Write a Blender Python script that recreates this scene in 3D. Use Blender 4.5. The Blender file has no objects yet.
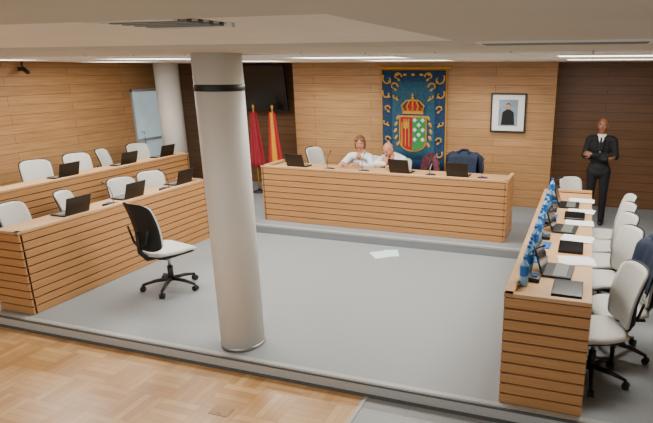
import bpy, bmesh, math, random
from mathutils import Vector, Matrix
from mathutils.bvhtree import BVHTree
random.seed(4)
PI=math.pi
def lin(h):
    h=h.lstrip('#'); o=[]
    for i in (0,2,4):
        c=int(h[i:i+2],16)/255
        o.append(c/12.92 if c<=.04045 else ((c+.055)/1.055)**2.4)
    return (*o,1)
# ---------------------------------------------------------------- materials
def base(name,rough=.6,metal=0,spec=.5):
    m=bpy.data.materials.new(name); m.use_nodes=True
    nt=m.node_tree; b=nt.nodes['Principled BSDF']
    b.inputs['Roughness'].default_value=rough; b.inputs['Metallic'].default_value=metal
    b.inputs['Specular IOR Level'].default_value=spec
    return m,nt,b
def mat(name,col,rough=.6,metal=0,var=.06,scale=30,spec=.5,emit=0,bump=0):
    m,nt,b=base(name,rough,metal,spec); N=nt.nodes; L=nt.links
    c=lin(col)
    tc=N.new('ShaderNodeTexCoord'); no=N.new('ShaderNodeTexNoise'); no.inputs['Scale'].default_value=scale
    no.inputs['Detail'].default_value=4
    L.new(tc.outputs['Object'],no.inputs['Vector'])
    r=N.new('ShaderNodeValToRGB')
    r.color_ramp.elements[0].color=tuple(x*(1-var) for x in c[:3])+(1,)
    r.color_ramp.elements[1].color=tuple(min(1,x*(1+var)) for x in c[:3])+(1,)
    r.color_ramp.elements[0].position=.3; r.color_ramp.elements[1].position=.7
    L.new(no.outputs['Fac'],r.inputs['Fac']); L.new(r.outputs['Color'],b.inputs['Base Color'])
    if emit:
        L.new(r.outputs['Color'],b.inputs['Emission Color']); b.inputs['Emission Strength'].default_value=emit
    if bump:
        bp=N.new('ShaderNodeBump'); bp.inputs['Strength'].default_value=bump; bp.inputs['Distance'].default_value=.01
        L.new(no.outputs['Fac'],bp.inputs['Height']); L.new(bp.outputs['Normal'],b.inputs['Normal'])
    return m
def wood(name,c1,c2,mort,bw=1.8,rh=.16,ms=.004,rough=.45,grain=24,planks=True):
    m,nt,b=base(name,rough,0,.4); N=nt.nodes; L=nt.links
    tc=N.new('ShaderNodeTexCoord'); s=N.new('ShaderNodeSeparateXYZ'); L.new(tc.outputs['Object'],s.inputs[0])
    ad=N.new('ShaderNodeMath'); ad.operation='ADD'; L.new(s.outputs[0],ad.inputs[0]); L.new(s.outputs[1],ad.inputs[1])
    cb=N.new('ShaderNodeCombineXYZ'); L.new(ad.outputs[0],cb.inputs[0]); L.new(s.outputs[2],cb.inputs[1])
    mp=N.new('ShaderNodeMapping'); mp.inputs['Scale'].default_value=(1.1,grain,1); L.new(cb.outputs[0],mp.inputs[0])
    no=N.new('ShaderNodeTexNoise'); no.inputs['Scale'].default_value=1.6; no.inputs['Detail'].default_value=6; no.inputs['Roughness'].default_value=.6
    L.new(mp.outputs[0],no.inputs['Vector'])
    r=N.new('ShaderNodeValToRGB'); r.color_ramp.elements[0].color=lin(c1); r.color_ramp.elements[1].color=lin(c2)
    r.color_ramp.elements[0].position=.3; r.color_ramp.elements[1].position=.7
    L.new(no.outputs['Fac'],r.inputs['Fac'])
    if planks:
        br=N.new('ShaderNodeTexBrick'); br.inputs['Scale'].default_value=1
        br.inputs['Brick Width'].default_value=bw; br.inputs['Row Height'].default_value=rh; br.inputs['Mortar Size'].default_value=ms
        br.inputs['Color1'].default_value=(1,1,1,1); br.inputs['Color2'].default_value=(.84,.83,.82,1); br.inputs['Mortar'].default_value=lin(mort)
        L.new(cb.outputs[0],br.inputs['Vector'])
        mx=N.new('ShaderNodeMix'); mx.data_type='RGBA'; mx.blend_type='MULTIPLY'; mx.inputs[0].default_value=1
        L.new(r.outputs[0],mx.inputs[6]); L.new(br.outputs['Color'],mx.inputs[7]); L.new(mx.outputs[2],b.inputs['Base Color'])
    else: L.new(r.outputs[0],b.inputs['Base Color'])
    return m
def parquet():
    m,nt,b=base('parquet_wood',.32,0,.5); N=nt.nodes; L=nt.links
    tc=N.new('ShaderNodeTexCoord')
    ch=N.new('ShaderNodeTexChecker'); ch.inputs['Scale'].default_value=1/.36
    L.new(tc.outputs['Object'],ch.inputs['Vector'])
    cols=[]
    for rot in (0,PI/2):
        mp=N.new('ShaderNodeMapping'); mp.inputs['Rotation'].default_value=(0,0,rot); L.new(tc.outputs['Object'],mp.inputs[0])
        br=N.new('ShaderNodeTexBrick'); br.offset=0; br.inputs['Scale'].default_value=1
        br.inputs['Brick Width'].default_value=.36; br.inputs['Row Height'].default_value=.072; br.inputs['Mortar Size'].default_value=.0015
        br.inputs['Color1'].default_value=lin('#cda573'); br.inputs['Color2'].default_value=lin('#b18450'); br.inputs['Mortar'].default_value=lin('#8a6638')
        L.new(mp.outputs[0],br.inputs['Vector']); cols.append(br)
    mx=N.new('ShaderNodeMix'); mx.data_type='RGBA'; L.new(ch.outputs['Fac'],mx.inputs[0])
    L.new(cols[0].outputs[0],mx.inputs[6]); L.new(cols[1].outputs[0],mx.inputs[7])
    no=N.new('ShaderNodeTexNoise'); no.inputs['Scale'].default_value=5; L.new(tc.outputs['Object'],no.inputs['Vector'])
    m2=N.new('ShaderNodeMix'); m2.data_type='RGBA'; m2.blend_type='OVERLAY'; m2.inputs[0].default_value=.25
    L.new(mx.outputs[2],m2.inputs[6]); L.new(no.outputs['Fac'],m2.inputs[7]); L.new(m2.outputs[2],b.inputs['Base Color'])
    return m
def tiles(name,c,cm,w,rough,ms=.004):
    m,nt,b=base(name,rough,0,.4); N=nt.nodes; L=nt.links
    tc=N.new('ShaderNodeTexCoord'); br=N.new('ShaderNodeTexBrick'); br.offset=0
    br.inputs['Scale'].default_value=1; br.inputs['Brick Width'].default_value=w; br.inputs['Row Height'].default_value=w
    br.inputs['Mortar Size'].default_value=ms; br.inputs['Color1'].default_value=lin(c)
    br.inputs['Color2'].default_value=tuple(x*.95 for x in lin(c)[:3])+(1,); br.inputs['Mortar'].default_value=lin(cm)
    L.new(tc.outputs['Object'],br.inputs['Vector']); L.new(br.outputs[0],b.inputs['Base Color']); return m
M={}
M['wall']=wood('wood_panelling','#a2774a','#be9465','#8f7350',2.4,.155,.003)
M['wall_shade']=wood('shaded_wood_panelling','#68482c','#7d593a','#5a4330',2.4,.155,.003)  # same panelling with the shade of the recesses put into its colour
M['slat']=wood('desk_slat_wood','#ab7a48','#c1905e','#000000',planks=False,grain=40)
M['top']=wood('desk_top_wood','#bd9264','#cfa473','#000000',planks=False,grain=30)
M['groove']=mat('groove_shadow_wood','#5a3d22',.8)
M['carpet']=mat('grey_carpet','#8f9496',.5,var=.05,scale=90,bump=.05)
M['carpet2']=mat('grey_carpet_dais','#84898d',.55,var=.05,scale=90)
M['edge']=mat('platform_edge_strip','#abaca8',.45)
M['edged']=mat('dark_edge_strip','#505252',.5)
M['tile']=tiles('grey_floor_tile','#9a9d9c','#8a8c8a',.6,.4)
M['parq']=parquet()
M['ceil']=tiles('ceiling_tiles','#e9e6dd','#aeaa9f',.6,.7,.008)
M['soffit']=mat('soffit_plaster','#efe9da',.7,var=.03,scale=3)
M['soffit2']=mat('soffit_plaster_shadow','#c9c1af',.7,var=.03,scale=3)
M['white']=mat('white_paint','#dedbd3',.5,var=.02,scale=4)
M['grille']=mat('louvre_grey','#6e7068',.4)
M['black']=mat('black_plastic','#101112',.45)
M['mesh']=mat('black_mesh_fabric','#17181a',.7,bump=.3,scale=200)
M['chrome']=mat('brushed_metal','#b8b8b6',.3,1)
M['seat']=mat('light_grey_upholstery','#cac8c0',.6,scale=60)
M['navy']=mat('navy_cloth','#16243c',.8,scale=20)
M['redc']=mat('red_patterned_cloth','#5a2433',.8,var=.8,scale=25)
M['screen']=mat('laptop_screen','#0b0d10',.2)
M['glass']=mat('daylight_glass','#b9cdd3',.15,emit=.45,var=.1,scale=2)
M['alum']=mat('aluminium_frame','#c9cccb',.4,.4)
M['paper']=mat('white_paper','#e8ebea',.7,var=.02)
M['cyan']=mat('pale_cyan_paper','#cfe9ea',.7,var=.02)
M['blue']=mat('blue_plastic','#1668b8',.3)
M['water']=mat('clear_bottle','#7fb4d8',.1)
M['gold']=mat('gold_embroidery','#c9962f',.5,.1,var=.25,scale=60)
M['tapblue']=mat('blue_tapestry','#173a5e',.85,var=.25,scale=18)
M['tapteal']=mat('teal_tapestry','#24556f',.85,var=.25,scale=18)
M['red']=mat('red_cloth','#a81820',.75,var=.1)
M['maroon']=mat('maroon_cloth','#8e1626',.75,var=.1)
M['yellow']=mat('yellow_cloth','#d99410',.75,var=.08)
M['green']=mat('green_cloth','#2f8a46',.75)
M['whitec']=mat('white_cloth','#dfe0de',.8,var=.04,scale=20)
M['suit']=mat('black_suit','#0d0e11',.8,var=.1)
M['skin']=mat('skin','#c08468',.5,var=.05,scale=15)
M['skin2']=mat('skin_tanned','#8f5d44',.55,var=.05,scale=15)
M['hairb']=mat('blonde_brown_hair','#6e4a2c',.6,var=.3,scale=60)
M['hairg']=mat('grey_hair','#4d4640',.7,var=.3,scale=60)
M['lip']=mat('lips','#8f4a40',.5)
M['eyew']=mat('eye_white','#dcd8d0',.3)
M['iris']=mat('iris_dark','#1c1410',.2)
M['lamp']=mat('lamp_diffuser','#fff6e6',.5,emit=6,var=.01)
M['photo']=mat('portrait_print','#7f8fa0',.5,var=.2,scale=5)
M['beige']=mat('floor_box_cover','#a17f52',.5)
# ---------------------------------------------------------------- builder
class B:
    def __init__(s): s.bm=bmesh.new(); s.mats=[]
    def mi(s,m):
        m=M[m]
        if m not in s.mats: s.mats.append(m)
        return s.mats.index(m)
    def _tag(s,verts,m,smooth=False):
        i=s.mi(m); fs=set(f for v in verts for f in v.link_faces)
        for f in fs: f.material_index=i; f.smooth=smooth
        return fs
    def box(s,c,d,m,rot=None,bev=0):
        r=bmesh.ops.create_cube(s.bm,size=1); vs=r['verts']
        mt=Matrix.Translation(c)@(rot.to_4x4() if rot else Matrix.Identity(4))@Matrix.Diagonal((*d,1))
        bmesh.ops.transform(s.bm,matrix=mt,verts=vs)
        s._tag(vs,m)
        if bev:
            es=list(set(e for v in vs for e in v.link_edges)); i=s.mi(m)
            rr=bmesh.ops.bevel(s.bm,geom=es,offset=bev,segments=2,affect='EDGES',profile=.5)
            for f in rr['faces']: f.material_index=i
    def bb(s,x0,x1,y0,y1,z0,z1,m,bev=0):
        s.box(((x0+x1)/2,(y0+y1)/2,(z0+z1)/2),(abs(x1-x0),abs(y1-y0),abs(z1-z0)),m,None,bev)
    def rings(s,rs,m,cap=True,smooth=True):
        i=s.mi(m); vr=[[s.bm.verts.new(p) for p in r] for r in rs]; n=len(rs[0])
        for a,b in zip(vr,vr[1:]):
            for k in range(n):
                f=s.bm.faces.new((a[k],a[(k+1)%n],b[(k+1)%n],b[k])); f.material_index=i; f.smooth=smooth
        if cap:
            for r in (vr[0][::-1],vr[-1]):
                f=s.bm.faces.new(r); f.material_index=i
    def tube(s,pts,rad,m,n=10,round_=False):
        pts=[Vector(p) for p in pts]
        if not hasattr(rad,'__len__'): rad=[rad]*len(pts)
        rad=list(rad)
        if round_:
            d0=(pts[0]-pts[1]).normalized(); d1=(pts[-1]-pts[-2]).normalized(); A=[];Bq=[]
            for k in (85,60,30):
                A.append((pts[0]+d0*rad[0]*math.sin(math.radians(k)),rad[0]*math.cos(math.radians(k))))
            for k in (30,60,85):
                Bq.append((pts[-1]+d1*rad[-1]*math.sin(math.radians(k)),rad[-1]*math.cos(math.radians(k))))
            pts=[a[0] for a in A]+pts+[a[0] for a in Bq]; rad=[a[1] for a in A]+rad+[a[1] for a in Bq]
        rs=[];prev=None
        for k,p in enumerate(pts):
            t=(pts[min(k+1,len(pts)-1)]-pts[max(k-1,0)]).normalized()
            if prev is None: u=t.orthogonal().normalized()
            else: u=(prev-t*prev.dot(t)).normalized()
            prev=u; w=t.cross(u)
            rs.append([p+(u*math.cos(2*PI*j/n)+w*math.sin(2*PI*j/n))*rad[k] for j in range(n)])
        s.rings(rs,m)
    def cap(s,p0,p1,r0,r1,m,n=14): s.tube([p0,p1],[r0,r1],m,n,True)
    def ell(s,c,r,m,rot=None,n=16):
        q=bmesh.ops.create_uvsphere(s.bm,u_segments=n,v_segments=max(8,n//2+2),radius=1)['verts']
        mt=Matrix.Translation(c)@(rot.to_4x4() if rot else Matrix.Identity(4))@Matrix.Diagonal((*r,1))
        bmesh.ops.transform(s.bm,matrix=mt,verts=q); s._tag(q,m,True)
    def lathe(s,c,prof,m,n=32):
        s.rings([[Vector(c)+Vector((r*math.cos(2*PI*j/n),r*math.sin(2*PI*j/n),z)) for j in range(n)] for r,z in prof],m)
    def slab(s,fn,nu,nv,m,smooth=True,close=True):
        i=s.mi(m) ; G=[[[s.bm.verts.new(fn(a/nu,b/nv,k)) for b in range(nv+1)] for a in range(nu+1)] for k in (0,1)]
        def f(vs):
            q=s.bm.faces.new(vs); q.material_index=i; q.smooth=smooth
        for a in range(nu):
            for b in range(nv):
                f((G[0][a][b],G[0][a+1][b],G[0][a+1][b+1],G[0][a][b+1])); f((G[1][a][b],G[1][a][b+1],G[1][a+1][b+1],G[1][a+1][b]))
        for a in range(nu):
            f((G[0][a][0],G[1][a][0],G[1][a+1][0],G[0][a+1][0])); f((G[0][a][nv],G[0][a+1][nv],G[1][a+1][nv],G[1][a][nv]))
        for b in range(nv):
            f((G[0][0][b],G[0][0][b+1],G[1][0][b+1],G[1][0][b])); f((G[0][nu][b],G[1][nu][b],G[1][nu][b+1],G[0][nu][b+1]))
    def poly(s,pts,th,m,nrm):
        i=s.mi(m); nrm=Vector(nrm)
        a=[s.bm.verts.new(Vector(p)) for p in pts]; b=[s.bm.verts.new(Vector(p)+nrm*th) for p in pts]; n=len(pts)
        for q in (a[::-1],b): s.bm.faces.new(q).material_index=i
        for k in range(n): s.bm.faces.new((a[k],a[(k+1)%n],b[(k+1)%n],b[k])).material_index=i
    def mesh(s,name):
        bmesh.ops.recalc_face_normals(s.bm,faces=s.bm.faces[:])
        me=bpy.data.meshes.new(name); s.bm.to_mesh(me); s.bm.free()
        for m in s.mats: me.materials.append(m)
        return me
    def obj(s,name,loc=(0,0,0),rz=0,sc=1): return place(s.mesh(name),name,loc,rz,sc)
def place(me,name,loc=(0,0,0),rz=0,sc=1):
    o=bpy.data.objects.new(name,me); bpy.context.scene.collection.objects.link(o)
    o.location=loc; o.rotation_euler=(0,0,rz); o.scale=(sc,sc,sc); return o
def rx(a): return Matrix.Rotation(a,3,'X')
def ry(a): return Matrix.Rotation(a,3,'Y')
def rz_(a): return Matrix.Rotation(a,3,'Z')
# ---------------------------------------------------------------- room
XL,XR,YB,ZC=-9.1,3.2,10.0,2.72
b=B(); b.bb(XL,-1.6,-2.5,3.80,-.22,-.12,'parq'); b.bb(-1.6,XR,-2.5,3.80,-.22,-.12,'tile'); b.obj('floor')
b=B(); b.bb(XL,XR,3.83,10.7,-.22,-.0005,'carpet'); b.obj('floor_carpet')
b=B(); b.bb(XL,XR,3.80,3.83,-.22,.002,'edge'); b.bb(XL,XR,3.83,3.88,-.0005,.006,'edge'); b.bb(XL,XR,3.785,3.80,-.12,-.095,'edged'); b.bb(XL,XR,3.798,3.815,-.012,.0065,'edged'); b.obj('trim_1')
b=B(); b.bb(-1.62,-1.585,-2.5,3.785,-.12,-.113,'edge'); b.obj('trim_2')
b=B(); b.bb(-6.6,-.5,7.45,10.0,0,.14,'carpet2'); b.bb(-.5,XR,8.0,10.5,0,.14,'carpet2'); b.bb(XL,-6.98,3.9,10.55,0,.14,'carpet2'); b.bb(-6.98,-6.6,7.45,10.55,0,.14,'carpet2'); b.bb(-6.6,-5.65,10.0,10.55,0,.14,'carpet2')
b.bb(-6.6,-.5,7.44,7.49,.11,.143,'edge'); b.obj('dais_platform')
b=B(); b.bb(-5.65,-.55,10.0,10.7,0,ZC,'wall'); b.obj('wall_back')
b=B(); b.bb(XL,-5.65,10.55,10.7,0,ZC,'wall_shade'); b.bb(-.55,XR,10.5,10.7,0,ZC,'wall_shade'); b.obj('wall_back_recess')
b=B(); b.bb(XL-.15,XL,-2.5,9.3,-.2,ZC,'wall'); b.bb(XL-.15,XL,10.32,10.7,-.2,ZC,'wall'); b.bb(XL-.15,XL,9.3,10.32,2.2,ZC,'wall'); b.bb(XL-.15,XL,9.3,10.32,-.2,.14,'wall'); b.obj('wall_left')
b=B(); b.bb(XR,XR+.15,-2.5,10.7,-.2,ZC,'wall'); b.obj('wall_right')
b=B()
b.bb(XL-.12,XL-.08,9.36,10.26,.2,2.14,'glass')
for y in (9.305,10.255): b.bb(XL-.13,XL-.01,y,y+.06,.14,2.195,'alum')
b.bb(XL-.13,XL-.01,9.305,10.315,2.14,2.195,'alum'); b.bb(XL-.13,XL-.01,9.305,10.315,.142,.24,'alum'); b.bb(XL-.125,XL-.02,9.36,10.26,1.1,1.15,'alum')
b.tube([(XL-.03,9.5,1.0),(XL+.05,9.5,1.0),(XL+.05,9.5,1.3),(XL-.03,9.5,1.3)],.012,'chrome'); b.obj('door_1')
# ceiling
b=B(); b.bb(XL-.15,XR+.15,4.4,10.7,ZC,ZC+.2,'ceil')
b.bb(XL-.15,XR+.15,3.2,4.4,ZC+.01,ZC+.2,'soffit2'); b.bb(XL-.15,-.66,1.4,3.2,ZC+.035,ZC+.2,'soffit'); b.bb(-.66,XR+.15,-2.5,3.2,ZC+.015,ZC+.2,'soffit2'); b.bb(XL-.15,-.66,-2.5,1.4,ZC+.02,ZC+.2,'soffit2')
b.obj('ceiling')
b=B()
for i in range(5):
    b.bb(-1.53,-1.22,1.46+i*.055,1.485+i*.055,ZC+.022,ZC+.035,'grille')
b.bb(-1.55,-1.20,1.43,1.45,ZC+.02,ZC+.035,'white'); b.bb(-1.55,-1.20,1.72,1.74,ZC+.02,ZC+.035,'white'); b.bb(-1.53,-1.22,1.45,1.72,ZC+.03,ZC+.035,'white'); b.obj('louvre_ceiling_light')
b=B()
b.bb(-.58,.28,2.9,3.14,ZC+.005,ZC+.015,'white')
for i in range(4): b.bb(-.55,.25,2.93+i*.05,2.95+i*.05,ZC+.001,ZC+.006,'grille')
b.obj('air_conditioning_grille')
LC=(1,.975,.93)
def ceil_lamp(x,y,w,h,p):
    b=B(); b.bb(x-w/2,x+w/2,y-h/2,y+h/2,ZC-.006,ZC-.0005,'lamp'); 
    for s in (-1,1):
        b.bb(x-w/2-.02,x+w/2+.02,y+s*(h/2+.01)-.01,y+s*(h/2+.01)+.01,ZC-.01,ZC-.0005,'white'); b.bb(x+s*(w/2+.01)-.01,x+s*(w/2+.01)+.01,y-h/2,y+h/2,ZC-.01,ZC-.0005,'white')
    b.obj('recessed_ceiling_light')
    l=bpy.data.lights.new('panel_light','AREA'); l.shape='RECTANGLE'; l.size=w; l.size_y=h; l.energy=p; l.color=LC
    o=bpy.data.objects.new('panel_light',l); bpy.context.scene.collection.objects.link(o); o.location=(x,y,ZC-.012)
for x in (-7.4,-4.9,-2.4,.3):
    for y in (5.4,7.4): ceil_lamp(x,y,1.2,.6,50)
def spot(x,y,p,ang=110):
    b=B(); b.lathe((x,y,ZC),[(.05,-.001),(.06,-.012),(.045,-.012),(.04,-.004)],'white',20); b.obj('ceiling_downlight')
    l=bpy.data.lights.new('downlight_beam','SPOT'); l.energy=p; l.spot_size=math.radians(ang); l.spot_blend=1; l.shadow_soft_size=.05; l.color=(1,.94,.84)
    o=bpy.data.objects.new('downlight_beam',l); bpy.context.scene.collection.objects.link(o); o.location=(x,y,ZC-.03); o.rotation_euler=(math.radians(18),0,0)
for x in (-5.0,-4.2,-2.0,-1.3): spot(x,9.1,60)
def fill(x,y,p,sx,sy):  # unseen area lamp, added to brighten the front floor and carpet
    l=bpy.data.lights.new('added_fill_light','AREA'); l.shape='RECTANGLE'; l.size=sx; l.size_y=sy; l.energy=p; l.color=LC
    o=bpy.data.objects.new('added_fill_light',l); bpy.context.scene.collection.objects.link(o); o.location=(x,y,ZC-.0)
fill(-3.5,.2,110,4,1.5)
# columns
def column(name,x,y,r,z0,z1,band):
    b=B(); b.lathe((x,y,0),[(r,z0),(r,z1)],'white',48)
    b.lathe((x,y,0),[(r+.004,z0),(r+.006,z0+.03),(r+.001,z0+.035)],'chrome',48)
    if band: b.lathe((x,y,0),[(r+.003,band),(r+.006,band+.005),(r+.006,band+.05),(r+.003,band+.055)],'black',48)
    b.obj(name)
column('round_column',-3.05,4.12,.208,0,ZC+.02,2.42)
column('round_column',-8.37,9.6,.24,.14,ZC,0)
# ---------------------------------------------------------------- desks
def desk(name,L,D,H,loc,rz,ends=(1,1)):
    b=B(); n=round(H/.098); p=(H-.03)/n
    b.bb(0,L,.018,.04,0,H-.01,'groove')
    for i in range(n):
        z=.004+i*p; b.bb(0,L,0,.022,z,z+p-.014,'slat',.003)
    for k,x in enumerate((0,L)):
        if not ends[k]: continue
        s=1 if k==0 else -1
        b.bb(x+s*.018,x+s*.04,.0,D,0,H-.01,'groove')
        for i in range(n):
            z=.004+i*p; b.bb(x-s*.001,x+s*.022,-.001,D,z,z+p-.014,'slat',.003)
    b.bb(-.004,L+.004,-.004,.07,H-.032,H,'top',.003)
    for x in (0,L): 
        s=1 if x==0 else -1
        b.bb(x-s*.004,x+s*.05,-.003,D,H-.032,H,'top',.003)
    b.bb(.02,L-.02,.04,D,H-.075,H-.045,'top')
    k=max(1,int(L//1.6))
    for i in range(1,k+1):
        x=L*i/(k+1); b.bb(x-.015,x+.015,.05,D*.6,0,H-.075,'slat')
    return b.obj(name,loc,rz)
desk('council_desk',4.07,.68,.93,(-5.07,7.745,.14),-.012)
desk('council_desk',4.03,.64,.96,(-.485,7.92,0),-PI/2)
desk('council_desk',3.05,.5,.95,(-5.6,3.94,0),PI/2)
desk('council_desk',4.5,.5,.95,(-7.1,3.96,.14),PI/2)
# ---------------------------------------------------------------- chair
def chair_mesh():
    b=B()
    for i in range(5):
        a=2*PI*i/5+.3; c,s=math.cos(a),math.sin(a)
        b.tube([(0.02*c,.02*s,.115),(.16*c,.16*s,.105),(.29*c,.29*s,.075)],[.024,.02,.014],'black',8)
        b.tube([(.29*c,.29*s,.08),(.29*c,.29*s,.05)],.008,'black',6)
        for q in (-1,1):
            p=Vector((.29*c-s*.014*q,.29*s+c*.014*q,.03)); d=Vector((-s,c,0))*.009
            b.tube([p-d,p+d],.03,'black',14)
    b.tube([(0,0,.09),(0,0,.26)],.03,'black',14); b.tube([(0,0,.24),(0,0,.4)],.016,'chrome',12)
    b.box((0,-.02,.4),(.16,.26,.05),'black',None,.012)
    def seat(u,v,k):
        x=(u*2-1); y=(v*2-1)
        w=.25*(1-.12*max(0,-y))
        X=x*w*math.sqrt(max(0,1-.28*y*y)); Y=y*.24*math.sqrt(max(0,1-.25*x*x))
        z=.425 if k else .485
        edge=max(abs(x),abs(y))**6
        z+= (-.022*edge if k==0 else .012*edge)
        if y>.5: z-=.05*(y-.5)
        z+= .012*x*x
        return (X,Y,z)
    b.slab(seat,12,12,'seat')
    b.box((0,0,.418),(.4,.36,.02),'black',None,.006)
    def back(off,th,sc):
        def fn(u,v,k):
            x=u*2-1; w=(.235-.03*(1-v)**2-.02*v)*sc
            zz=.5+(v-.5)*sc
            ed=(abs(2*v-1))**8
            X=x*w*(1-.12*ed)
            Z=.50+.52*zz
            Z-= .025*(x*x)**3*(1 if v>.5 else -1)*ed
            Y=-.22-.10*v+.03*math.sin(v*PI)+.05*x*x
            Y-=off+(th if k else 0)
            return (X,Y,Z)
        return fn
    b.slab(back(0,.022,.96),12,14,'seat')
    b.slab(back(.023,.014,1.0),12,14,'mesh')
    b.tube([(0,-.08,.4),(0,-.24,.41),(0,-.31,.5),(0,-.315,.72)],[.03,.028,.024,.018],'black',10)
    for s in (-1,1): b.tube([(0,-.31,.55),(s*.1,-.30,.6),(s*.17,-.30,.75)],[.016,.013,.01],'black',8)
    return b.mesh('office_chair')
CH=chair_mesh()
def chair(x,y,z,face,sc=1): # face: world angle of facing dir
    return place(CH,'office_chair',(x,y,z),face-PI/2,sc)
chair(-4.70,5.05,0,math.radians(76),1.13)
for Y,f in ((4.75,8),(5.55,25),(6.35,-20),(6.9,-30)): chair(-6.47,Y,0,math.radians(f),.99)
for Y,f in ((5.55,0),(6.3,-25),(7.1,-20),(7.85,25),(8.5,-20)): chair(-8.15,Y,.14,math.radians(f),1.04)
RC=[(.22,4.5,200,1.03),(.42,5.02,195,1.05),(.3,5.78,205,1),(.3,6.38,200,1),(.32,6.95,195,1),(.36,7.5,190,1)]
for x,y,f,s in RC: chair(x,y,0,math.radians(f),s)
chair(-4.4,8.85,.14,math.radians(-10),1.08)
chair(-2.77,8.95,.14,math.radians(-150),.97)
chair(-2.0,8.95,.14,math.radians(-95),1.02)
chair(-.05,8.4,.14,math.radians(-60),.86)
chair(-3.69,9.0,.14,math.radians(-90),.93); chair(-3.12,9.05,.14,math.radians(-90),.9)
def jacket(name,m,x,y,z,face,sc=1):
    b=B()
    def fn(u,v,k):
        a=(u*2-1); s=v*2-1
        w=.262*(1-.10*math.exp(-(s/.25)**2))+.012*math.sin(9*v+3*a)
        top=1.065-.05*a*a*math.exp(-(s/.4)**2)
        Z=top-.52*abs(s)**1.35*(1 if s>0 else .8)
        Yc=-.22-.10*((Z-.5)/.52)+.05*a*a-.02
        off=.085 if s<0 else .07
        Y=Yc-(off+(-.006 if k==0 else .006)*(-1 if s<0 else 1)*-1)*math.tanh(s*6)-.008*math.sin(14*a+4*v)*abs(s)
        return (a*w,Y,Z+(.006 if k==0 else -.006))
    b.slab(fn,20,28,m)
    for s in (-1,1):
        b.tube([(s*.2,-.31,1.02),(s*.265,-.31,.96),(s*.285,-.33,.8),(s*.27,-.35,.62),(s*.25,-.34,.52)],[.04,.06,.055,.05,.042],m,12,True)
    b.tube([(-.09,-.27,1.05),(-.05,-.33,1.085),(.05,-.33,1.085),(.09,-.27,1.05)],.02,m,10,True)
    return b.obj(name,(x,y,z),face-PI/2,sc)
jacket('navy_jacket','navy',.42,5.02,0,math.radians(195),1.07)
jacket('navy_jacket','navy',-2.0,8.95,.14,math.radians(-95),1.03)
jacket('red_patterned_jacket','redc',-2.77,8.95,.14,math.radians(-150),.97)
# ---------------------------------------------------------------- desk items
def laptop_mesh():
    b=B(); b.box((0,0,.01),(.34,.24,.018),'black',None,.004); b.box((0,-.02,.0195),(.3,.11,.002),'grille')
    R=rx(math.radians(-18)); b.box((0,.155,.125),(.34,.012,.22),'black',R,.004)
    b.box((0,.147,.125),(.32,.003,.2),'screen',R); return b.mesh('laptop')
LP=laptop_mesh()
def laptop(x,y,z,face): place(LP,'laptop',(x,y,z),face) # screen is at local +y
for Y in (4.85,5.75,6.75): laptop(-5.92,Y,.906,-PI/2)
for Y in (4.8,6.05,7.2,8.1): laptop(-7.4,Y,1.046,-PI/2)
ZD=.14+.93-.045+.001
for X in (-4.55,-2.72,-1.8): laptop(X,8.11,ZD,PI+random.uniform(-.1,.1))
def closed_laptop(x,y,z,r):
    b=B(); b.box((0,0,.009),(.33,.23,.018),'black',None,.004); b.box((0,0,.022),(.33,.23,.008),'screen',None,.003); b.obj('closed_laptop',(x,y,z),r)
def mic(x,y,z,r):
    b=B(); b.box((0,0,.02),(.13,.15,.04),'black',rx(.12),.008); b.box((0,-.03,.042),(.05,.04,.006),'blue')
    b.tube([(0,.05,.03),(0,.055,.15),(0,.02,.24),(0,-.04,.28)],.004,'black',8); b.tube([(0,-.04,.28),(0,-.09,.305)],[.007,.009],'black',10,True); b.obj('gooseneck_microphone',(x,y,z),r)
def bottle(x,y,z,sc=1.15):
    b=B(); b.lathe((0,0,0),[(.028,0),(.032,.01),(.032,.06),(.029,.07),(.032,.08),(.032,.14),(.02,.175),(.012,.185),(.012,.2)],'water',20)
    b.lathe((0,0,0),[(.0325,.075),(.033,.08),(.033,.145),(.0325,.15)],'blue',20); b.lathe((0,0,0),[(.014,.195),(.014,.215),(.012,.218)],'blue',16); b.obj('water_bottle',(x,y,z),0,sc)
def folder(x,y,z,r):
    b=B(); b.box((0,0,.006),(.15,.21,.004),'blue',None,.001); b.box((0,0,.003),(.14,.2,.004),'paper'); b.box((0,0,.001),(.15,.21,.002),'blue'); b.box((-.073,0,.004),(.006,.21,.008),'blue'); b.obj('blue_folder',(x,y,z),r)
def papers(x,y,z,r,m='paper'):
    b=B()
    for i in range(4): b.box((random.uniform(-.02,.02),random.uniform(-.02,.02),.001+i*.002),(.21,.297,.0015),m,rz_(random.uniform(-.15,.15)))
    b.obj('paper_sheets',(x,y,z),r)
ZT=.916
closed_laptop(-.03,4.2,ZT,1.55)
for Y in (4.60,5.95,7.1): laptop(-.12,Y,ZT,PI/2+random.uniform(-.1,.1))
for Y in (5.30,6.54,): closed_laptop(-.04,Y,ZT,PI/2)
for Y in (4.40,5.05,5.62,6.2,6.8,7.45): mic(-.33,Y-.05,ZT,PI/2)
for Y in (4.2,4.50,4.62,4.74,5.13,5.5,5.75,5.88,6.36,6.6,6.93,7.05,7.6): bottle(-.375,Y,ZT)
for Y in (4.93,5.64,6.25,6.83,7.42): papers(.02,Y,ZT,1.57+random.uniform(-.1,.1))
for Y in (4.88,5.32,6.48,7.25): folder(-.31,Y,ZT,random.uniform(-.1,.1))
for x in (-3.9,-3.3,-2.2,-1.4): mic(x,7.9,ZD,PI)
for Y in (5.3,6.3): mic(-5.75,Y,.906,-PI/2)
b=B()
for dx,dy,r in ((-.08,0,.2),(.1,.03,-.1)): b.box((dx,dy,.002+.001*(dx>0)),(.21,.297,.002),'cyan',rz_(r))
b.obj('paper_on_floor',(-2.64,7.05,0),.5)
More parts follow.
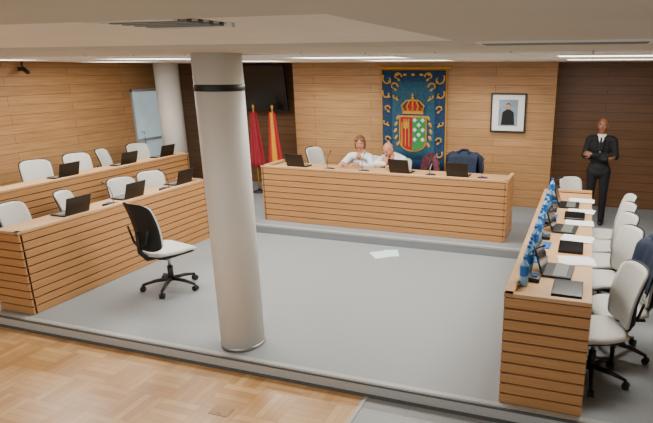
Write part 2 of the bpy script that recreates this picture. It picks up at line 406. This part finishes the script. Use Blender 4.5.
b=B(); b.bb(-.09,.09,-.06,.06,0,.004,'beige',.001); b.bb(-.075,.075,-.045,.045,.004,.005,'beige'); b.bb(-.02,.02,-.04,-.03,.005,.0055,'edged'); b.obj('floor_socket_box',(-2.67,3.23,-.12))
# ---------------------------------------------------------------- back wall things
b=B() # television
b.box((-6.68,10.08,2.22),(1.62,.06,.92),'black',rx(math.radians(8)),.01); b.box((-6.68,10.045,2.216),(1.56,.01,.86),'screen',rx(math.radians(8)))
b.box((-6.68,10.3,2.3),(.1,.46,.1),'black'); b.box((-6.68,10.52,2.3),(.4,.05,.4),'black'); b.obj('wall_television')
# tapestry
b=B(); x0,x1,z0,z1,Y=-3.76,-2.48,.72,2.6,9.955
def tf(a,c,m,grow=0):
    def fn(u,v,k):
        x=a[0]+(a[1]-a[0])*u; z=c[0]+(c[1]-c[0])*v
        return (x,Y-.006*math.sin(x*22)-grow+(.012 if k else 0),z)
    b.slab(fn,24,8,m)
tf((x0,x1),(z0,z1),'gold'); tf((x0+.02,x1-.02),(z0+.02,z1-.02),'tapblue',.005); tf((x0+.22,x1-.22),(z0+.22,z1-.22),'tapteal',.009)
b.tube([(x0-.06,Y,z1+.02),(x1+.06,Y,z1+.02)],.018,'gold',12,True)
YT=Y-.02
def spiral(cx,cz,r,dirn,turn,ph,w=.018):
    pts=[]
    for i in range(16):
        t=i/15; rr=r*(1-.8*t); a=ph+dirn*turn*t
        pts.append((cx+rr*math.cos(a),YT,cz+rr*math.sin(a)))
    b.tube(pts,[w*(1-.5*i/15) for i in range(16)],'gold',6)
for s,cx in ((1,x0),(-1,x1)):
    for i,(o,z,r) in enumerate(((.15,2.42,.12),(.33,2.46,.09),(.13,2.15,.10),(.12,1.88,.07),(.11,1.62,.06),(.12,1.3,.07),(.14,1.05,.09),(.17,.86,.1),(.36,.84,.08),(.26,2.28,.09),(.3,2.1,.05),(.26,1.0,.07))):
        spiral(cx+s*o,z,r,s,4.6,(0 if i%2 else 2.5) if s>0 else (PI if i%2 else PI-2.5))
        b.ell((cx+s*(o+.03),YT,z-.05),(.035,.01,.02),'gold',ry(.6*s),8)
for i in range(5): b.ell((x0+.32+i*.16,YT,2.5),(.04,.01,.022),'gold',None,8)
cx=(x0+x1)/2; cz=1.42
def shield(w,h,dz,m,d):
    pts=[(cx-w,YT-d,cz+h+dz)]+[(cx+w,YT-d,cz+h+dz)]
    for i in range(9):
        t=i/8*PI; pts.append((cx+w*math.cos(t),YT-d,cz-h*.45-h*.55*math.sin(t)+dz))
    b.poly(pts,.012,m,(0,-1,0))
shield(.27,.34,0,'gold',0); shield(.245,.31,0,'red',.012)
b.poly([(cx,YT-.025,cz+.31),(cx+.245,YT-.025,cz+.31),(cx+.245,YT-.025,cz-.14)]+[(cx+.245*math.cos(t),YT-.025,cz-.14-.17*math.sin(t)) for t in (.4,.8,1.2,1.57)],.008,'green',(0,-1,0))
for i in range(3):
    for j in range(5):
        if (i+j)%2==0: b.box((cx+.045+i*.078,YT-.036,cz+.26-j*.09),(.06,.006,.06),'whitec',ry(.78))
for xx in (-.21,-.14,-.07): b.box((cx+xx,YT-.028,cz+.0),(.02,.01,.5-.5*abs(xx)*.6),'gold')
b.box((cx-.12,YT-.032,cz+.17),(.12,.01,.13),'gold'); 
for q in (-.045,0,.045): b.box((cx-.12+q,YT-.032,cz+.25),(.028,.01,.05),'gold')
b.box((cx,YT-.01,1.82),(.40,.02,.06),'gold'); b.ell((cx,YT,1.9),(.17,.015,.12),'red')
for k in range(5):
    t=-1+k*.5; pts=[(cx+t*.19,YT-.02,1.85),(cx+t*.22,YT-.02,1.94),(cx+t*.13,YT-.02,2.03),(cx,YT-.02,2.05)]
    b.tube(pts,.016,'gold',8); b.ell((cx+t*.19,YT-.02,1.87),(.025,.012,.035),'gold',None,8)
b.ell((cx,YT-.02,2.08),(.03,.015,.03),'gold'); b.box((cx,YT-.02,2.13),(.015,.01,.08),'gold'); b.box((cx,YT-.02,2.135),(.05,.01,.015),'gold')
for s in (-1,1):
    for k in range(5):
        a=k/4; b.ell((cx+s*(.30+.05*math.sin(a*PI)),YT,cz+.3-a*.5),(.03,.01,.05),'gold',ry(-s*.5),8)
b.obj('coat_of_arms_tapestry')
# portrait
b=B(); X0,X1,Z0,Z1=-1.64,-1.06,1.53,2.17; y=9.97
b.bb(X0,X1,y-.01,y+.028,Z0,Z1,'whitec')
for a in ((X0-.02,X0+.005,Z0-.02,Z1+.02),(X1-.005,X1+.02,Z0-.02,Z1+.02),(X0,X1,Z0-.02,Z0+.005),(X0,X1,Z1-.005,Z1+.02)): b.bb(a[0],a[1],y-.03,y+.028,a[2],a[3],'black')
mx=(X0+X1)/2; b.bb(mx-.17,mx+.17,y-.014,y-.01,1.62,2.08,'photo'); b.poly([(mx-.12,y-.016,1.64),(mx+.12,y-.016,1.64),(mx+.1,y-.016,1.86),(mx+.03,y-.016,1.91),(mx-.03,y-.016,1.91),(mx-.1,y-.016,1.86)],.004,'suit',(0,-1,0))
b.ell((mx,y-.016,1.96),(.035,.006,.05),'skin',None,12); b.ell((mx,y-.014,1.985),(.037,.006,.035),'suit',None,12); b.obj('framed_portrait')
# flags
def flag(x,y,bands,a0=-.95,a1=1.0):
    b=B(); b.lathe((x,y,.14),[(.14,0),(.14,.02),(.04,.05),(.02,.08)],'black',24); b.tube([(x,y,.2),(x,y,1.86)],.014,'gold',10); b.ell((x,y,1.88),(.025,.025,.04),'gold')
    n=len(bands)
    for i,m in enumerate(bands):
        def fn(u,v,k,i=i):
            U=(i+u)/n
            rr=.055+.085*(1-v)+.02*math.sin(U*30)*(1.2-v)
            a=PI*a0+U*PI*a1
            r2=rr+(.006 if k else 0)
            return (x+r2*math.cos(a)*1.15+.05*(1-v),y+r2*math.sin(a),.74+1.04*v-.10*U*(1-v))
        b.slab(fn,10,14,m)
    b.obj('flag_on_pole')
flag(-6.36,9.6,['maroon','maroon','maroon']); flag(-5.93,9.6,['red','yellow','red'],-.9,.85)
b=B(); b.box((-9.04,7.0,2.6),(.1,.06,.06),'black'); b.tube([(-9.0,7,2.6),(-8.86,6.95,2.55)],.035,'black',14,True); b.tube([(-9.02,7,2.6),(-9.02,7,2.72)],.015,'black'); b.obj('security_camera')
# ---------------------------------------------------------------- people
def hand(b,w,d,nrm,m,side=1,curl=.5,sc=1):
    w=Vector(w); d=Vector(d).normalized(); nrm=Vector(nrm); nrm=(nrm-d*nrm.dot(d)).normalized(); sd=d.cross(nrm)*side
    R=Matrix((sd,d,nrm)).transposed()
    if R.determinant()<0: R=Matrix((-sd,d,nrm)).transposed()
    b.ell(w+d*.045,(.04,.052,.016),m,R,14)
    for i,l in enumerate((.068,.076,.07,.056)):
        p=w+d*.085+sd*(.031-.0205*i); pts=[p-d*.02,p]; a=curl*.4; dd=d.copy()
        for q in (.45,.32,.23):
            dd=(d*math.cos(a)+nrm*math.sin(a)); p=p+dd*l*q; pts.append(p.copy()); a+=curl
        b.tube(pts,[.0095,.0093,.0088,.008,.007],m,8,True)
    p=w+d*.02+sd*.03; b.tube([p,p+sd*.022+d*.02+nrm*.01,p+sd*.034+d*.045+nrm*.02,p+sd*.034+d*.066+nrm*.028],[.013,.012,.0105,.008],m,8,True)
def head(b,e,C,R,skin,hair,style):
    C=Vector(C); P=lambda x,y,z: C+R@Vector((x,y,z))
    b.ell(P(0,.005,.025),(.077,.096,.092),skin,R,20); b.ell(P(0,-.022,-.035),(.064,.074,.078),skin,R,18); b.ell(P(0,-.06,-.088),(.034,.03,.026),skin,R)
    b.ell(P(0,-.082,.03),(.05,.018,.014),skin,R)
    b.cap(P(0,-.09,.018),P(0,-.108,-.018),.009,.014,skin,8)
    for s in (-1,1):
        b.ell(P(s*.04,-.07,-.025),(.024,.02,.022),skin,R); b.ell(P(s*.08,.008,-.008),(.01,.02,.034),skin,R)
        e.ell(P(s*.031,-.083,.004),(.014,.012,.009),'eyew',R,10); e.ell(P(s*.031,-.0935,.003),(.006,.004,.0065),'iris',R,8)
        e.tube([P(s*.014,-.099,.022),P(s*.031,-.098,.028),P(s*.05,-.087,.022)],.0045,hair,6)
    e.ell(P(0,-.092,-.053),(.025,.008,.0055),'lip',R,10); e.ell(P(0,-.091,-.061),(.02,.008,.0055),'lip',R,10)
    if style=='bald':
        b.ell(P(0,.032,.005),(.082,.08,.062),hair,R,16)
    elif style=='bob':
        b.ell(P(0,.02,.045),(.088,.10,.085),hair,R,20)
        for s in (-1,1): b.ell(P(s*.072,.015,-.03),(.028,.06,.085),hair,R,14); b.ell(P(s*.05,-.06,.075),(.045,.035,.03),hair,R,12)
        b.ell(P(0,.06,-.03),(.07,.05,.09),hair,R,14)
def finish(name,b,e,loc,rz,vox=.009):
    for m in e.mats:
        if m not in b.mats: b.mats.append(m)
    mats=list(b.mats); emap=[mats.index(m) for m in e.mats]
    src=b.mesh('src'); so=place(src,'src')
    md=so.modifiers.new('r','REMESH'); md.mode='VOXEL'; md.voxel_size=vox
    ms=so.modifiers.new('s','SMOOTH'); ms.factor=.5; ms.iterations=3
    dg=bpy.context.evaluated_depsgraph_get(); dg.update(); me=bpy.data.meshes.new_from_object(so.evaluated_get(dg))
    bs=bmesh.new(); bs.from_mesh(src); bs.faces.ensure_lookup_table(); tree=BVHTree.FromBMesh(bs)
    bo=bmesh.new(); bo.from_mesh(me)
    for f in bo.faces:
        h=tree.find_nearest(f.calc_center_median()); f.material_index=bs.faces[h[2]].material_index; f.smooth=True
    em=e.mesh('e'); n0=len(bo.faces); bo.from_mesh(em); bo.faces.ensure_lookup_table()
    for f in bo.faces[n0:]: f.material_index=emap[f.material_index]
    out=bpy.data.meshes.new(name); bo.to_mesh(out)
    for m in mats: out.materials.append(m)
    bpy.data.objects.remove(so); return place(out,name,loc,rz)
# standing man, facing -Y
b=B(); e=B()
b.ell((0,0,.93),(.165,.115,.12),'suit'); b.ell((0,0,1.08),(.155,.11,.17),'suit'); b.ell((0,0,1.27),(.175,.12,.17),'suit'); b.cap((-.15,0,1.385),(.15,0,1.385),.07,.07,'suit')
b.cap((0,.01,1.40),(0,-.005,1.53),.062,.054,'skin2'); b.tube([(0,.005,1.43),(0,0,1.475)],[.078,.063],'whitec',14)
b.poly([(-.045,-.127,1.43),(.045,-.127,1.43),(0,-.13,1.2)],.02,'whitec',(0,1,0)); b.cap((0,-.128,1.42),(0,-.137,1.24),.012,.02,'suit',8)
b.ell((0,-.085,1.34),(.045,.045,.09),'whitec')
for s in (-1,1):
    b.cap((s*.185,0,1.37),(s*.235,-.02,1.12),.064,.052,'suit')
    b.cap((s*.095,0,.9),(s*.1,-.005,.5),.095,.065,'suit'); b.cap((s*.1,-.005,.5),(s*.105,.015,.09),.066,.052,'suit')
    b.ell((s*.11,-.05,.045),(.05,.14,.045),'black'); 
    b.cap((s*.05,-.11,1.42),(s*.02,-.125,1.22),.02,.02,'suit',8)
b.ell((0,.005,.86),(.185,.125,.11),'suit')
b.cap((.235,-.02,1.12),(-.10,-.165,1.15),.054,.042,'suit'); b.cap((-.235,-.02,1.12),(.10,-.15,1.09),.054,.042,'suit')
b.ell((-.12,-.165,1.155),(.015,.03,.03),'whitec')
hand(e,(-.12,-.165,1.155),(-.9,.3,.15),(0.2,.8,-.3),'skin2',1,.5); hand(e,(.115,-.145,1.09),(.9,.4,.05),(-.2,.7,.4),'skin2',-1,.5)
head(b,e,(0,-.02,1.605),rx(.05)@Matrix.Scale(.96,3),'skin2','hairg','bald')
finish('standing_man',b,e,(.25,9.25,.14),math.radians(-5))
def seated(name,X,Y,lean,headC,headR,top,skin,hair,style,chin=False,rz=0):
    b=B(); e=B()
    sh=Vector((0,-lean,1.04)); hip=Vector((0,.05,.58))
    mid=(sh+hip)/2
    b.ell(hip,(.18,.14,.11),'suit'); b.ell(mid+Vector((0,0,-.07)),(.165,.125,.16),top); b.ell(mid+Vector((0,-.01,.1)),(.195,.13,.18),top)
    b.cap(sh+Vector((-.15,0,-.035)),sh+Vector((.15,0,-.035)),.07,.07,top); b.cap(sh+Vector((0,0,-.02)),Vector(headC)+Vector((0,.03,-.07)),.06,.05,skin)
    b.ell(sh+Vector((0,-.07,-.02)),(.045,.05,.06),skin)
    for s in (-1,1):
        el=Vector((s*.29,-lean-.16,.85)); wr=Vector((s*.13,-.56,.955))
        if chin and s<0: el=Vector((-.2,-.50,.96)); wr=Vector((-.06,headC[1]-.09,headC[2]-.235))
        b.cap(sh+Vector((s*.18,0,-.045)),el,.068,.054,top); b.cap(el,el.lerp(wr,.85),.052,.04,top); b.cap(el.lerp(wr,.8),wr,.034,.027,skin)
        if chin and s<0: hand(e,wr,(.12,0,1),(0,1,0),skin,1,.9)
        else: hand(e,wr,(-s*.6,-.8,0),(0,0,-1),skin,s,.2)
        b.cap((s*.1,.02,.56),(s*.12,-.36,.56),.085,.062,'suit'); b.cap((s*.12,-.36,.56),(s*.12,-.34,.1),.06,.045,'suit'); b.ell((s*.12,-.39,.045),(.045,.13,.045),'black')
    head(b,e,headC,headR,skin,hair,style)
    finish(name,b,e,(X,Y,.14),rz)
seated('seated_woman',-3.69,8.83,.13,(0.02,-.17,1.245),rz_(.25)@rx(.2),'whitec','skin','hairb','bob')
seated('seated_man',-3.06,8.85,.22,(-.04,-.35,1.18),rz_(-.2)@rx(.4),'whitec','skin','hairg','bald',True)
# ---------------------------------------------------------------- world, camera
w=bpy.data.worlds.new('world'); bpy.context.scene.world=w; w.use_nodes=True
w.node_tree.nodes['Background'].inputs[0].default_value=(.93,.97,1,1); w.node_tree.nodes['Background'].inputs[1].default_value=1.0
c=bpy.data.cameras.new('camera'); co=bpy.data.objects.new('camera',c); bpy.context.scene.collection.objects.link(co)
co.location=(0,0,2.6); co.rotation_euler=(PI/2-.2866,0,.3148); c.sensor_width=36; c.lens=543.8/653*36; c.shift_x=-80.67/653; c.shift_y=17.8/653; c.clip_start=.02
bpy.context.scene.camera=co
